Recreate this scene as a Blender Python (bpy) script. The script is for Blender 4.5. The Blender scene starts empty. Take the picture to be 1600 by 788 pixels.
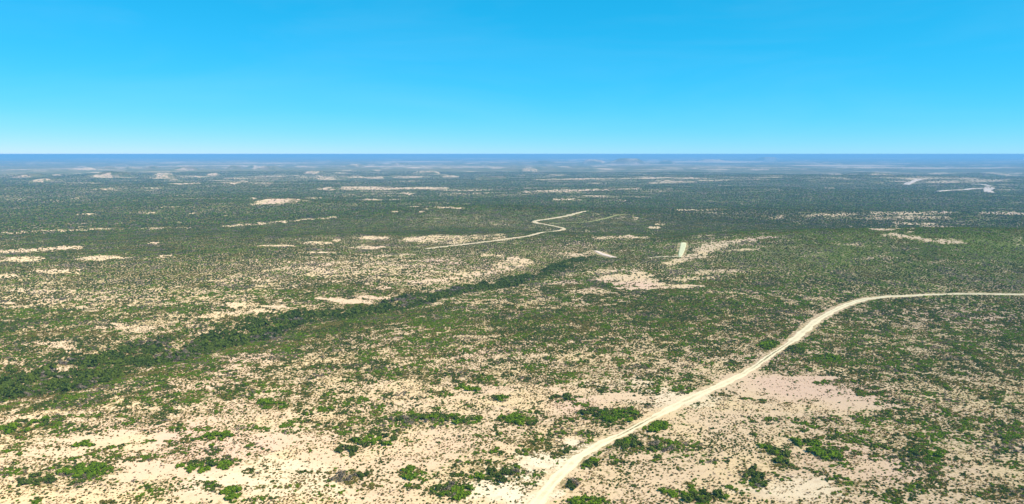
import bpy, math, random
import numpy as np

# ------------------------------------------------------------------ scene
sc = bpy.context.scene
C = sc.collection
R = math.radians
rng = np.random.default_rng(7)
random.seed(7)

# camera: a drone about 100 m above a scrub plain, looking slightly down
CAM_H, FPX, HOR = 100.0, 1066.7, 241.0
PITCH = math.atan((394 - HOR) / FPX)
cd = bpy.data.cameras.new('camera')
cam = bpy.data.objects.new('camera', cd); C.objects.link(cam)
cam.location = (0, 0, CAM_H)
cam.rotation_euler = (math.pi / 2 - PITCH, 0, 0)
cd.sensor_width = 36; cd.lens = 24
cd.clip_start = 0.5; cd.clip_end = 300000
sc.camera = cam

SUN_EL, SUN_AZ = 52, 118          # azimuth clockwise from +Y (view direction)
w = bpy.data.worlds.new('World'); sc.world = w; w.use_nodes = True
nt = w.node_tree; nt.nodes.clear()
sky = nt.nodes.new('ShaderNodeTexSky'); sky.sky_type = 'NISHITA'; sky.sun_disc = False
sky.sun_elevation = R(SUN_EL); sky.sun_rotation = R(SUN_AZ)
sky.air_density = 1.0; sky.dust_density = 0.0; sky.ozone_density = 4.0; sky.altitude = 3000
sep = nt.nodes.new('ShaderNodeSeparateColor'); com = nt.nodes.new('ShaderNodeCombineColor')
nt.links.new(sky.outputs[0], sep.inputs[0])
for ch, (gain, power) in enumerate(((1.75, 1.95), (.94, .50), (1.32, .50))):   # the photograph's deep, saturated blue
    m1 = nt.nodes.new('ShaderNodeMath'); m1.operation = 'MULTIPLY'; m1.inputs[1].default_value = .06
    m2 = nt.nodes.new('ShaderNodeMath'); m2.operation = 'POWER'; m2.inputs[1].default_value = power
    m3 = nt.nodes.new('ShaderNodeMath'); m3.operation = 'MULTIPLY'; m3.inputs[1].default_value = gain / .1 / 1.2
    nt.links.new(sep.outputs[ch], m1.inputs[0]); nt.links.new(m1.outputs[0], m2.inputs[0]); nt.links.new(m2.outputs[0], m3.inputs[0]); nt.links.new(m3.outputs[0], com.inputs[ch])
bg = nt.nodes.new('ShaderNodeBackground'); bg.inputs[1].default_value = 0.1
wo = nt.nodes.new('ShaderNodeOutputWorld')
# thin uneven veil of high haze
tc = nt.nodes.new('ShaderNodeTexCoord'); mp = nt.nodes.new('ShaderNodeMapping'); mp.inputs['Scale'].default_value = (1.2, 1.2, 7)
nz = nt.nodes.new('ShaderNodeTexNoise'); nz.inputs['Scale'].default_value = 1.6; nz.inputs['Detail'].default_value = 6; nz.inputs['Roughness'].default_value = .6
nz.inputs['Distortion'].default_value = .6
mr = nt.nodes.new('ShaderNodeMapRange'); mr.inputs['From Min'].default_value = .45; mr.inputs['From Max'].default_value = .75; mr.inputs['To Max'].default_value = .05
mixw = nt.nodes.new('ShaderNodeMix'); mixw.data_type = 'RGBA'; mixw.inputs[7].default_value = (5.0, 6.6, 8.0, 1)
nt.links.new(tc.outputs['Generated'], mp.inputs[0]); nt.links.new(mp.outputs[0], nz.inputs['Vector']); nt.links.new(nz.outputs[0], mr.inputs['Value'])
nt.links.new(mr.outputs[0], mixw.inputs[0]); nt.links.new(com.outputs[0], mixw.inputs[6])
nt.links.new(mixw.outputs[2], bg.inputs[0])
nt.links.new(bg.outputs[0], wo.inputs[0])

sd = bpy.data.lights.new('sun', 'SUN'); sd.energy = 4.6; sd.angle = R(0.5); sd.color = (1, 0.91, 0.76)
so = bpy.data.objects.new('sun', sd); C.objects.link(so)
so.rotation_euler = (R(90 - SUN_EL), 0, R(180 - SUN_AZ))
so.location = (0, 0, 300)

sc.view_settings.view_transform = 'Standard'; sc.view_settings.look = 'None'
sc.view_settings.exposure = 0.58; sc.view_settings.gamma = 1
sc.view_settings.use_curve_mapping = False
sc.cycles.max_bounces = 4; sc.cycles.diffuse_bounces = 2; sc.cycles.transmission_bounces = 2
sc.cycles.volume_bounces = 1; sc.cycles.use_denoising = True
HAZE_DENSITY = 0.00012

# ------------------------------------------------------------------ noise
_perm = np.random.default_rng(11).permutation(4096)
_gr = np.random.default_rng(12).uniform(0, 2 * math.pi, 4096)
_gx, _gy = np.cos(_gr), np.sin(_gr)
def noise(x, y, wl, seed=0):
    """gradient noise, about -0.7 .. 0.7"""
    x = np.asarray(x, float) / wl + seed * 17.31; y = np.asarray(y, float) / wl - seed * 9.17
    xi = np.floor(x).astype(np.int64); yi = np.floor(y).astype(np.int64)
    xf = x - xi; yf = y - yi
    u = xf * xf * xf * (xf * (xf * 6 - 15) + 10); v = yf * yf * yf * (yf * (yf * 6 - 15) + 10)
    def g(ix, iy, dx, dy):
        k = _perm[(_perm[(ix + seed * 131) & 4095] + iy) & 4095]
        return _gx[k] * dx + _gy[k] * dy
    a = g(xi, yi, xf, yf); b = g(xi + 1, yi, xf - 1, yf)
    c = g(xi, yi + 1, xf, yf - 1); d = g(xi + 1, yi + 1, xf - 1, yf - 1)
    return (a + (b - a) * u) * (1 - v) + (c + (d - c) * u) * v
def fbm(x, y, wl, seed=0, n=3):
    s = 0
    for i in range(n): s = s + noise(x, y, wl / 2 ** i, seed + i) * 0.55 ** i
    return s
def ss(a, b, x):
    t = np.clip((np.asarray(x, float) - a) / (b - a), 0, 1); return t * t * (3 - 2 * t)

# ------------------------------------------------------------------ terrain height
def ray(px, py):
    a = (px - 800) / FPX; b = (394 - py) / FPX
    return np.array([a, math.cos(PITCH) + b * math.sin(PITCH), -math.sin(PITCH) + b * math.cos(PITCH)])
_YS = np.exp(np.concatenate([np.linspace(math.log(100), math.log(3000), 150), np.linspace(math.log(3050), math.log(60000), 150)]))
def march(px, py, H):
    """first place where the line of sight meets the ground H"""
    d = ray(px, py); d = d / d[1]; ys = _YS
    for k in range(3):
        below = (CAM_H + d[2] * ys) < H(d[0] * ys, ys)
        i = int(np.argmax(below)) if below.any() else len(ys) - 1
        if i == 0: i = 1
        if k < 2: ys = np.linspace(ys[i - 1], ys[i], 24)
    return np.array([d[0] * (ys[i] + ys[i - 1]) / 2, (ys[i] + ys[i - 1]) / 2])

def H_drop(x, y):
    D = np.hypot(x, y)
    z = -26 * ss(450, 2600, D) - 10 * ss(3000, 9000, D)
    return z
# hills: (centre x, centre y, half width x, half depth y, height)
HILLS = [(400, 690, 310, 130, 25), (620, 640, 260, 110, 8), (-30, 1160, 250, 150, 18), (-420, 1420, 420, 150, 13), (-150, 820, 260, 70, 6), (500, 1250, 300, 120, 8),
         (-700, 1750, 500, 260, 10), (700, 2300, 900, 350, 10), (-330, 620, 260, 120, 4), (150, 1650, 200, 120, 7),
         (-1300, 2500, 900, 300, 12), (1500, 3300, 1200, 400, 14)]
def H_big(x, y):
    z = H_drop(x, y)
    for cx, cy, a, b, h in HILLS:
        wx = x + 40 * noise(x, y, 190, 3); wy = y + 30 * noise(x, y, 170, 4)
        z = z + h * np.exp(-(((wx - cx) / a) ** 2 + ((wy - cy) / b) ** 2))
    return z
# small flat-topped buttes far out: (px, py of the foot, half width px, height px)
BUTTES = [(163, 279, 32, 7), (130, 267, 16, 4), (168, 265, 9, 4), (200, 264, 8, 4), (234, 265, 13, 5), (285, 267, 20, 5),
          (325, 262, 12, 3), (363, 264, 15, 6), (392, 262, 10, 3), (415, 265, 20, 5), (255, 280, 16, 6), (330, 275, 14, 4),
          (60, 286, 24, 5), (665, 272, 26, 5), (827, 268, 17, 5), (985, 257, 34, 8), (930, 256, 22, 6), (1045, 256, 16, 5),
          (1205, 251, 18, 5), (1120, 254, 26, 4), (490, 273, 20, 4), (850, 256, 20, 4), (430, 318, 40, 5), (1370, 276, 45, 4), (770, 280, 30, 4),
          (1550, 275, 30, 4), (30, 279, 30, 4), (550, 262, 20, 4), (620, 259, 26, 4)]
_b = []
for px, py, hw, hp in BUTTES:
    P = march(px, py, H_big); D = P[1]
    _b.append((P[0], P[1] + hw * D / FPX * 0.8, hw * D / FPX, hw * D / FPX * 0.8, hp * D / FPX))
# the dry creek: a shallow valley winding across the plain
ARROYO_PX = [(-260, 650), (-120, 632), (0, 606), (100, 588), (200, 562), (300, 542), (380, 522), (450, 500), (520, 490), (600, 480),
             (660, 462), (720, 452), (800, 438), (850, 424), (890, 408), (925, 399)]
ARROYO = np.array([march(px, py, lambda x, y: H_big(x, y) - 4) for px, py in ARROYO_PX])
def dist_line(x, y, L):
    d = np.full(np.shape(x), 1e9)
    for (ax, ay), (bx, by) in zip(L[:-1], L[1:]):
        ux, uy = bx - ax, by - ay; q = ux * ux + uy * uy
        t = np.clip(((x - ax) * ux + (y - ay) * uy) / q, 0, 1)
        d = np.minimum(d, np.hypot(x - ax - t * ux, y - ay - t * uy))
    return d
def H(x, y):
    x = np.asarray(x, float); y = np.asarray(y, float)
    z = H_big(x, y)
    D = np.hypot(x, y)
    for cx, cy, a, b, h in _b:
        m = (np.abs(x - cx) < 2.2 * a) & (np.abs(y - cy) < 2.2 * b)
        if m.any():
            xm, ym = x[m], y[m]
            r = np.hypot((xm - cx) / a, (ym - cy) / b) + 0.35 * fbm(xm, ym, a * 0.7, 5)
            z[m] += h * (1 - ss(0.35, 1.15, r))
    m = D < 1400
    if m.any():
        d = dist_line(x[m], y[m], ARROYO)
        z[m] -= 5.5 * np.exp(-(d / 42) ** 2)
    z = z + 1.6 * noise(x, y, 130, 21) * ss(150, 500, D) + 0.45 * noise(x, y, 38, 22) + 0.10 * noise(x, y, 7, 23) * (D < 900)
    z = z + 14 * fbm(x / 1.5, y, 1500, 24) * ss(1500, 4500, D) + 9 * fbm(x / 1.6, y, 420, 25) * ss(1000, 3000, D)
    z = z + 14 * np.abs(fbm(x, y, 6500, 26)) * ss(7000, 16000, D)
    z = z + (-6 + 78 * np.exp(-((np.arctan2(x, np.maximum(y, 1)) - 0.03) / 0.45) ** 2)) * ss(18000, 42000, D)
    return z
def at(px, py): return march(px, py, H)

# ------------------------------------------------------------------ where the ground is bare, where it is overgrown
BARE = [ # cx cy hw hh strength
 (30,276,32,2,.8),(88,274,14,1.5,.8),(163,274,29,4.5,1),(205,277,12,1.5,.9),(135,264,14,2.5,.7),(168,262,8,2.5,.7),(200,261,7,3,.8),
 (234,261,11,3.5,.8),(285,264,19,3,.8),(325,260,12,2,.6),(363,260,12,3.5,.8),(388,260,8,2,.7),(255,273,16,4,1),(250,278,24,1.8,.9),
 (272,281,10,1.6,.9),(310,277,8,1.5,.8),(330,273,10,2.2,.9),(60,283,18,2.3,.8),(130,286,30,1.4,.7),(297,287,26,2,.9),(372,286,32,2.4,.9),
 (195,296,75,2.3,.65),(245,294,30,1.4,.7),(120,310,28,2.2,.7),(30,312,32,1.5,.6),(345,320,20,2,.4),(425,315,45,4.5,.9),(180,324,14,2,.5),
 (225,333,36,2.8,.55),(135,335,20,1.4,.8),(300,334,12,1.4,.7),(265,324,22,1.5,.6),(15,335,20,2,.4),(240,380,10,2,.8),(30,405,42,4.5,.95),(160,403,52,4,.9),
 (260,401,16,3,.7),(85,424,42,5,.7),(12,432,16,5,.8),(25,453,26,6,.5),(215,455,45,6,.45),(370,477,24,5,1),(430,480,35,3,.9),(410,487,18,3.5,.9),
 (200,512,60,7,.62),(85,540,42,8,.6),(112,576,36,5.5,.85),(45,586,26,6,.6),(375,575,45,20,.5),(130,610,26,4,.6),(300,600,60,12,.4),
 (490,310,15,2,.7),(410,261,15,3,.7),(440,259,10,2,.7),(470,260,12,2,.7),(490,261,20,1.6,.6),(550,258,14,1.8,.8),(580,258,10,1.5,.7),
 (610,256,15,1.5,.8),(640,255,10,1.3,.7),(490,270,15,2.3,.9),(440,275,60,1.2,.8),(505,277,30,1.8,.9),(410,286,20,1.5,.8),(447,285,10,1.4,.8),
 (545,267,12,1.5,.8),(590,266,8,1.4,.7),(555,276,12,2.3,.8),(590,278,14,2,.8),(640,277,26,2.3,.9),(665,268,20,2,.9),(705,276,16,2.4,.9),
 (770,277,28,2.3,.9),(740,255,18,1,.8),(780,254,18,1,.8),(560,294,62,3,.95),(650,293.5,60,1.8,.9),(590,299,40,2.5,.5),(636,303,12,1.8,1),
 (580,313,20,2.1,1),(622,312,26,1.2,.7),(618,331,8,1.4,1),(658,331,4,1.4,1),(770,307,24,3,.6),(555,333,10,2,.5),(580,372,27,3.2,.95),
 (650,374,24,5,.8),(700,374,55,8,.6),(760,372,52,7,.62),(780,351,26,2.5,.55),(430,384,36,1.6,.9),(495,380,22,2.6,.85),(525,376,8,3,.9),(570,387,30,3,.8),
 (500,395,28,1.8,.95),(605,399,50,3,.5),(790,412,34,9,.6),(620,418,130,20,.42),(545,471,52,5,1),(590,466,32,3,.85),(600,449,12,1.6,.9),
 (815,274,10,1.5,.8),(870,274,16,1.5,.8),(827,265,14,3,1),(930,252,18,3,.9),(985,252,26,4,1),(1020,250,14,3,.8),(1050,253,14,2,.8),
 (1105,250,26,2,.7),(895,251,12,2,.7),(1050,264,24,1,.8),(1130,265,42,1.2,.95),(1180,265,22,1.4,.95),(945,260,28,1,.7),(1045,285,52,2.4,.95),
 (1110,282,32,1.5,.9),(1170,281,32,1.5,.9),(1020,298,62,4,.55),(1170,298,32,3,.5),(935,308,42,2.8,.75),(880,312,22,2,.9),(960,313,16,2.4,.95),
 (1000,308,24,1,.8),(1090,328,62,2.4,.62),(1140,333,50,2,.5),(1150,315,64,2,.5),(1022,356,12,2.2,1),(1032,351,8,2,.8),(985,341,32,3.5,.5),
 (1105,366,26,4,.62),(1130,361,15,2,.7),(1020,366,16,1.2,.8),(1160,391,32,1.8,.7),(1100,402,20,1.4,.9),(895,398,36,4,.55),
 (945,424,60,5,.55),(975,436,58,9,.85),(1010,445,34,6,1),(1062,447,40,3.5,.9),(880,442,26,5,.5),(920,455,42,5,.6),(1115,425,52,5,.5),(1080,435,50,5,.5),
 (1253,280,30,1.9,1),(1290,278,16,1.4,.8),(1303,272.5,14,2,.9),(1370,273,42,2.4,.95),(1275,272,20,1.4,.7),(1465,271,22,1.4,.9),(1550,272,22,2.4,.95),
 (1588,271,16,1.5,.8),(1325,262,32,.9,.8),(1400,262,32,.9,.7),(1480,262,30,.9,.9),(1560,262,50,.9,.9),(1415,255,16,.9,.8),(1207,248,16,3,.9),
 (1215,297,24,2,.75),(1267,296,15,2,.8),(1295,294,10,2,.8),(1350,286,64,1.4,.6),(1425,286,8,2.4,1),(1440,339,185,6,.55),(1240,340,36,3,.8),
 (1240,322,30,3,.4),(1430,350,50,2.4,.85),(1480,355,62,1.8,.75),(1385,358,33,2.2,1),(1345,354,22,3,.5),(1490,378,26,3.6,.9),(1590,378,18,8,.5),
 (1330,382,32,2.4,.5),(1370,403,34,4,.5),(1270,398,40,3,.35),(1500,410,60,5,.35),
 (1225,605,95,24,1),(1320,630,80,20,.85),(1190,640,80,20,.75),(1390,655,50,22,.45),(1370,738,60,17,.8),(1240,765,80,18,.9),
 (960,622,74,10,.97),(1050,622,50,14,.9),(1000,598,60,8,.6),(880,610,60,8,.65),(1095,660,60,24,.78),(1040,748,72,10,.85),(1110,735,60,14,.8),
 (785,775,46,18,1.0),(840,722,46,12,.95),(790,702,40,10,.9),(890,690,24,8,.9),(1000,715,30,6,.8),(1140,590,40,8,.7),(1130,560,50,7,.5),
 (190,690,110,16,1),(290,740,135,20,1),(440,688,75,16,1),(500,720,80,18,.85),(85,705,62,10,.8),(40,655,46,8,.8),(650,700,120,28,.7),
 (620,610,110,14,.5),(700,625,64,10,.65),(765,608,60,9,.75),(470,650,62,8,.6),(150,772,80,14,.65),(300,775,50,12,1),(420,770,60,12,.8),(560,775,50,10,.7),
 (640,725,60,10,.8),(880,560,90,14,.4),(700,560,120,20,.35),(1500,640,80,16,.35),(1440,600,60,10,.3),(1530,735,60,12,.5),(1240,535,60,8,.3),(190,470,240,32,.36),(420,440,130,16,.34),(600,420,160,18,.42),(1500,500,120,26,.3),(1090,575,120,14,.42),(760,560,160,14,.36)]
STREAKS = [ # [(x, y, half height)], strength
 ([(0,365,3),(60,362,3),(150,358,2),(250,357,2),(310,355,1.6)],.6), ([(350,354,1.8),(400,350,2),(450,346,2),(490,342,1.8),(530,339,1.5)],.75),
 ([(0,394,3),(60,391,3.5),(125,386,3.5)],.95), ([(310,497,5),(350,491,5),(420,486,4)],.72), ([(640,323,1.2),(690,324,1.5),(727,326,1.2)],1),
 ([(752,398,2.5),(790,402,3.5),(828,408,3)],.9), ([(640,441,2.5),(700,437,4),(740,430,4),(800,418,4),(828,409,3)],.72),
 ([(835,281,1.2),(900,280,1.4),(985,279,1.2)],.95), ([(815,300,1.8),(860,299,2.2),(930,297,2),(1000,295,1.8)],.95),
 ([(930,373,2),(960,371,3),(985,370,3),(1010,372,2)],.95), ([(1094,392,4),(1112,386,7),(1140,379,5),(1180,373,2.5),(1215,370,1.6)],.85),
 ([(1040,415,4),(1070,405,4.5),(1100,396,4),(1112,388,4)],.8), ([(1445,285,1.3),(1500,282,1.5),(1580,281,1.2)],.9),
 ([(1220,339,2),(1290,336,2.4),(1350,334,2.6),(1420,333,3),(1500,332,3),(1600,334,3)],.9), ([(1380,365,2.5),(1420,371,3.5),(1460,376,3.5),(1500,380,3.5)],.95),
 ([(1590,297,1.2),(1560,296,1)],.8), ([(960,450,2),(1000,452,2.5),(1040,449,2)],.9)]
GREEN = [ # cx cy hw hh strength: dense cover
 (1350,405,270,30,.85),(1180,440,240,16,.7),(960,490,180,12,.6),(1450,520,180,40,.2),(300,340,400,12,.8),(250,425,300,9,.7),
 (700,330,240,12,.85),(120,630,130,14,.75),(30,600,90,16,.7),(240,655,80,10,.5),(1320,310,280,12,.85),(200,372,230,6,.85),(1000,380,80,8,.7),
 (640,500,200,14,.6),(850,500,100,16,.4),(450,540,100,12,.5),(1100,345,160,8,.5),(560,355,160,10,.6),(1560,440,80,12,.6),(330,560,60,12,.4),(180,590,140,14,.6),(420,402,60,5,.6),(200,612,230,20,.55),(420,585,150,18,.35),(640,540,200,14,.35),(1000,545,170,24,.18),(1430,560,190,50,.18),(1100,480,150,18,.4),(880,520,120,8,.6),(660,592,120,8,.3),(230,645,120,9,.6),(1500,680,120,40,.3)]
def ellipse(cx, cy, hw, hh, s):
    P = at(cx, cy); n = at(cx, cy + hh); f = at(cx, max(cy - hh, HOR + 1.5))
    return [P[0], P[1], hw * P[1] / FPX, max(P[1] - n[1], .5), max(f[1] - P[1], .5), s]
bare_w = [ellipse(*e) for e in BARE]
for pts, s in STREAKS:
    for (x0, y0, h0), (x1, y1, h1) in zip(pts[:-1], pts[1:]):
        n = max(2, int(abs(x1 - x0) / 14))
        for i in range(n):
            t = (i + .5) / n
            bare_w.append(ellipse(x0 + (x1 - x0) * t, y0 + (y1 - y0) * t, 13, h0 + (h1 - h0) * t, s))
PALE = [(790,765,80,32,1),(850,722,66,18,.95),(900,698,44,12,.8),(1060,622,70,14,.6),(1250,765,95,20,.6),(450,752,150,30,.5),(985,598,60,9,.4)]
pale_w = [ellipse(*e) for e in PALE]
green_w = [ellipse(*e) for e in GREEN]
CLUMPS = [ # (px, py, half width px, half height px, kinds, number, where)
 (968,652,34,10,'bd',14,'in vivid green clump left of the road bend'),
 (930,650,24,9,'dg',7,'in darker scrub left of the vivid roadside clump'),
 (1022,668,26,7,'bd',10,'on the right road edge above its narrow bend'),
 (975,692,26,8,'db',10,'on the right road edge below its narrow bend'),
 (1035,697,24,10,'gdb',8,'in mixed clump right of road, below its bend'),
 (1205,541,18,6,'b',10,'in vivid patch left of the upper road curve'),
 (1238,548,18,5,'d',6,'across the road from the vivid upper-curve patch'),
 (1290,560,22,5,'bd',5,'in scrub well right of the upper road curve'),
 (588,690,32,9,'bd',13,'in long green clump on sand left of centre'),
 (545,706,18,6,'d',5,'trailing below the long clump on sand'),
 (640,657,30,9,'gbd',10,'in wide clump above the long sand clump'),
 (690,655,16,7,'bd',6,'in small clump beside picture centre, level with bend'),
 (730,658,22,7,'bd',7,'in second clump left of the road-bend scrub'),
 (812,657,38,7,'bd',10,'in first clump left of the road-bend scrub'),
 (640,740,13,8,'b',5,'in compact round clump near bottom centre'),
 (545,745,26,8,'gd',8,'in mixed clump left of the round bottom clump'),
 (708,768,32,11,'bdg',11,'in bottom clump left of the pale road mouth'),
 (772,742,40,9,'dgb',10,'in clump above sand left of the road mouth'),
 (362,773,17,8,'b',6,'in lone bright clump on bottom left sand'),
 (128,738,42,9,'bd',13,'in long bright clump at far bottom left'),
 (60,750,26,10,'dg',7,'in dark clump left of the long bottom-left one'),
 (322,730,44,8,'bd',11,'in slanting clump across bare bottom-left sand'),
 (35,668,46,11,'bd',13,'in dark green belt at the left edge'),
 (130,696,16,5,'bd',4,'in small clump on the pink left flat'),
 (345,683,24,6,'bd',6,'on the right rim of the pink left flat'),
 (735,609,24,5,'bd',6,'in thin green strip above the centre sand'),
 (420,634,30,6,'bd',7,'in green strip above the left bare flat'),
 (780,622,12,4,'bd',4,'in small clump on pale ground above centre'),
 (878,622,14,4,'d',4,'at left end of the pink bare strip'),
 (915,722,16,7,'bd',6,'on right road edge halfway down the foreground'),
 (890,756,14,8,'dg',5,'on right road edge near the bottom'),
 (915,784,34,5,'bd',8,'along bottom edge just right of the road'),
 (1045,771,11,7,'b',3,'in small round bottom clump right of road'),
 (1095,778,34,8,'dbg',8,'in bottom clump beside the small round one'),
 (1178,745,18,13,'do',7,'in upright dark clump on lower right sand'),
 (1200,703,12,7,'b',3,'in small clump above the upright dark one'),
 (1260,693,18,4,'bd',5,'in narrow clump below the bare pink slope'),
 (1292,712,26,8,'bd',9,'in green clump below the bare pink slope'),
 (1225,718,18,12,'dg',6,'in grey-green clump left below the pink slope'),
 (1440,706,34,12,'bd',14,'in the largest lower-right clump'),
 (1468,735,24,11,'bd',9,'in the tail below the largest lower-right clump'),
 (1325,758,28,9,'bdg',8,'in sand clump below-left of the largest clump'),
 (1390,775,20,7,'b',5,'in bright clump on the lower right bottom edge'),
 (1572,678,28,18,'db',12,'in dark green clump at the right edge'),
 (1565,772,34,11,'dbg',10,'in clump filling the bottom right corner'),
 (1420,641,20,6,'bd',6,'in clump right of the bare pink slope'),
 (1371,618,12,3.5,'b',4,'in low clump on the pink slope upper rim'),
 (1330,684,14,6,'b',4,'in small clump amid the lower right scrub'),
]
clump_w = [ellipse(c[0], c[1], c[2] * 1.25, c[3] * 1.3, .8) for c in CLUMPS]
def stamp(x, y, lst, seed):
    out = np.zeros(np.shape(x))
    for k, (cx, cy, a, bn, bf, s) in enumerate(lst):
        m = np.nonzero((y > cy - 1.7 * bn) & (y < cy + 1.7 * bf) & (np.abs(x - cx * y / cy) < 1.7 * a * np.maximum(y / cy, 1)))[0]
        if not len(m): continue
        xm, ym = x[m], y[m]
        u = (xm - cx * ym / cy) / a; v = (ym - cy) / np.where(ym < cy, bn, bf)
        r = np.hypot(u, v) + 0.8 * noise(u, v, .9, seed + k) + 0.75 * noise(u, v, .32, seed + k + 3)
        out[m] = np.maximum(out[m], s * (1 - ss(.5, 1.2, r)) * (1 + .35 * np.minimum(0, noise(u * 2.2, v, .4, seed + k + 7) + noise(u * 2, v, .16, seed + k + 8))))
    return out
def arroyo_cover(x, y):
    d = dist_line(x, y, ARROYO) + 9 * noise(x, y, 30, 61) + 5 * noise(x, y, 11, 62)
    wd = (9.5 + 15 * ss(-40, -260, x)) * (1 - .8 * ss(520, 720, y)) + 7 * noise(x, y, 55, 63)
    wd = np.maximum(wd, .6)
    d = np.maximum(d, 0)
    a = 1 - ss(wd * .8, wd * 1.5, d)
    a = a * (1 - ss(540, 700, y) * ss(-.15, .1, noise(x, y, 22, 67) + .5 * noise(x, y, 9, 68)))
    a = a * (1 - .9 * ss(.18, .34, noise(x, y, 17, 69)))
    return a * (1 - ss(-120, -260, x) * ss(.05, .3, noise(x, y, 26, 65) + .5 * noise(x, y, 11, 66)))
def fields(x, y):
    D = np.hypot(x, y)
    base = np.interp(D, [150, 260, 400, 600, 1000, 1800, 4000, 9000, 20000], [.50, .42, .22, .13, .12, .11, .12, .15, .14])
    sc_ = np.clip(D / 6, 40, 700)
    lvl = np.log2(sc_ / 40); lo = np.floor(lvl); t = lvl - lo
    big = 0
    for L in range(0, 6):
        wgt = np.where(lo == L, 1 - t, 0) + np.where(lo + 1 == L, t, 0)
        if np.any(wgt > 0): big = big + wgt * noise(x / 1.8, y, 40 * 2 ** L * .9, 40 + L)
    B = base + 0.34 * big + .12 * noise(x, y, 14, 50)
    B = B + ss(1100, 2600, D) * np.clip(noise(x / 2.2, y, 75, 56) * 1.2 + .7 * noise(x / 2, y, 190, 55) + .8 * noise(x / 2, y, 620, 57) - .16, 0, .62)
    B = B + ss(5000, 9000, D) * np.clip(noise(x / 3, y, 800, 58) * 1.6 + noise(x / 3, y, 2600, 59) - .14, 0, .6)
    G = stamp(x, y, green_w, 200)
    G = np.maximum(G, stamp(x, y, clump_w, 800))
    B = B * (1 - G)
    S = stamp(x, y, bare_w, 400)
    wl = np.clip(D / 22, 12, 400)
    f_ = ss(350, 1200, D)
    S = S * (1 + f_ * 1.35 * np.clip(fbm(x / wl / 2.4, y / wl, 1.0, 64, 4) - .02, -.7, 0)) * (1 - .10 * f_)
    B = np.maximum(B, S)
    A = np.where(D < 1400, arroyo_cover(x, y), 0)
    A = A * (1 - ss(.6, .9, S))
    B = B * (1 - A)
    return np.clip(B, 0, 1), A, S

# ------------------------------------------------------------------ mesh and material helpers
def mesh_np(name, verts, faces_flat, sizes, attrs=(), mat=None, smooth=False, fattrs=()):
    me = bpy.data.meshes.new(name)
    verts = np.asarray(verts, np.float32); faces_flat = np.asarray(faces_flat, np.int32); sizes = np.asarray(sizes, np.int32)
    me.vertices.add(len(verts)); me.vertices.foreach_set('co', verts.ravel())
    me.loops.add(len(faces_flat)); me.loops.foreach_set('vertex_index', faces_flat)
    me.polygons.add(len(sizes)); me.polygons.foreach_set('loop_start', np.concatenate([[0], np.cumsum(sizes)[:-1]]).astype(np.int32))
    me.update(calc_edges=True)
    if smooth: me.polygons.foreach_set('use_smooth', np.ones(len(sizes), bool))
    for n, a in attrs:
        at_ = me.attributes.new(n, 'FLOAT', 'POINT'); at_.data.foreach_set('value', np.asarray(a, np.float32))
    for n, a in fattrs:
        at_ = me.attributes.new(n, 'FLOAT', 'FACE'); at_.data.foreach_set('value', np.asarray(a, np.float32))
    if mat: me.materials.append(mat)
    return me
def link(name, me, parent=None, **props):
    o = bpy.data.objects.new(name, me); C.objects.link(o)
    if parent: o.parent = parent
    for k, v in props.items(): o[k] = v
    return o
class NT:
    def __init__(s, name):
        s.m = bpy.data.materials.new(name); s.m.use_nodes = True; s.t = s.m.node_tree; s.t.nodes.clear()
        s.out = s.t.nodes.new('ShaderNodeOutputMaterial')
    def n(s, typ, **kw):
        nd = s.t.nodes.new(typ)
        for k, v in kw.items(): setattr(nd, k, v)
        return nd
    def l(s, a, b): s.t.links.new(a, b)
    def attr(s, name, typ='GEOMETRY'):
        a = s.n('ShaderNodeAttribute'); a.attribute_name = name; a.attribute_type = typ; return a.outputs['Fac']
    def val(s, v):
        if isinstance(v, (int, float)): nd = s.n('ShaderNodeValue'); nd.outputs[0].default_value = v; return nd.outputs[0]
        return v
    def math(s, op, a, b=0.0, c=None):
        nd = s.n('ShaderNodeMath', operation=op)
        for i, v in enumerate((a, b, c)):
            if v is None: continue
            if isinstance(v, (int, float)): nd.inputs[i].default_value = v
            else: s.l(v, nd.inputs[i])
        return nd.outputs[0]
    def ramp(s, x, a, b):
        nd = s.n('ShaderNodeMapRange'); nd.interpolation_type = 'SMOOTHSTEP'
        s.l(x, nd.inputs['Value'])
        for k, v in (('From Min', a), ('From Max', b)):
            if isinstance(v, (int, float)): nd.inputs[k].default_value = v
            else: s.l(v, nd.inputs[k])
        return nd.outputs[0]
    def mix(s, f, a, b):
        nd = s.n('ShaderNodeMix', data_type='RGBA')
        if isinstance(f, (int, float)): nd.inputs[0].default_value = f
        else: s.l(f, nd.inputs[0])
        for i, v in ((6, a), (7, b)):
            if isinstance(v, tuple): nd.inputs[i].default_value = (*v, 1)
            else: s.l(v, nd.inputs[i])
        return nd.outputs[2]
    def noise(s, co, scale, detail=2, rough=.5, sx=1):
        v = co
        if sx != 1:
            mp = s.n('ShaderNodeMapping'); mp.inputs['Scale'].default_value = (sx, 1, 1); s.l(co, mp.inputs[0]); v = mp.outputs[0]
        nd = s.n('ShaderNodeTexNoise'); nd.inputs['Scale'].default_value = scale; nd.inputs['Detail'].default_value = detail
        nd.inputs['Roughness'].default_value = rough; s.l(v, nd.inputs['Vector']); return nd.outputs[0]
    def diffuse(s, col, rough=.8):
        d = s.n('ShaderNodeBsdfDiffuse'); d.inputs['Roughness'].default_value = rough
        if isinstance(col, tuple): d.inputs[0].default_value = (*col, 1)
        else: s.l(col, d.inputs[0])
        s.l(d.outputs[0], s.out.inputs[0]); return d

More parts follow.
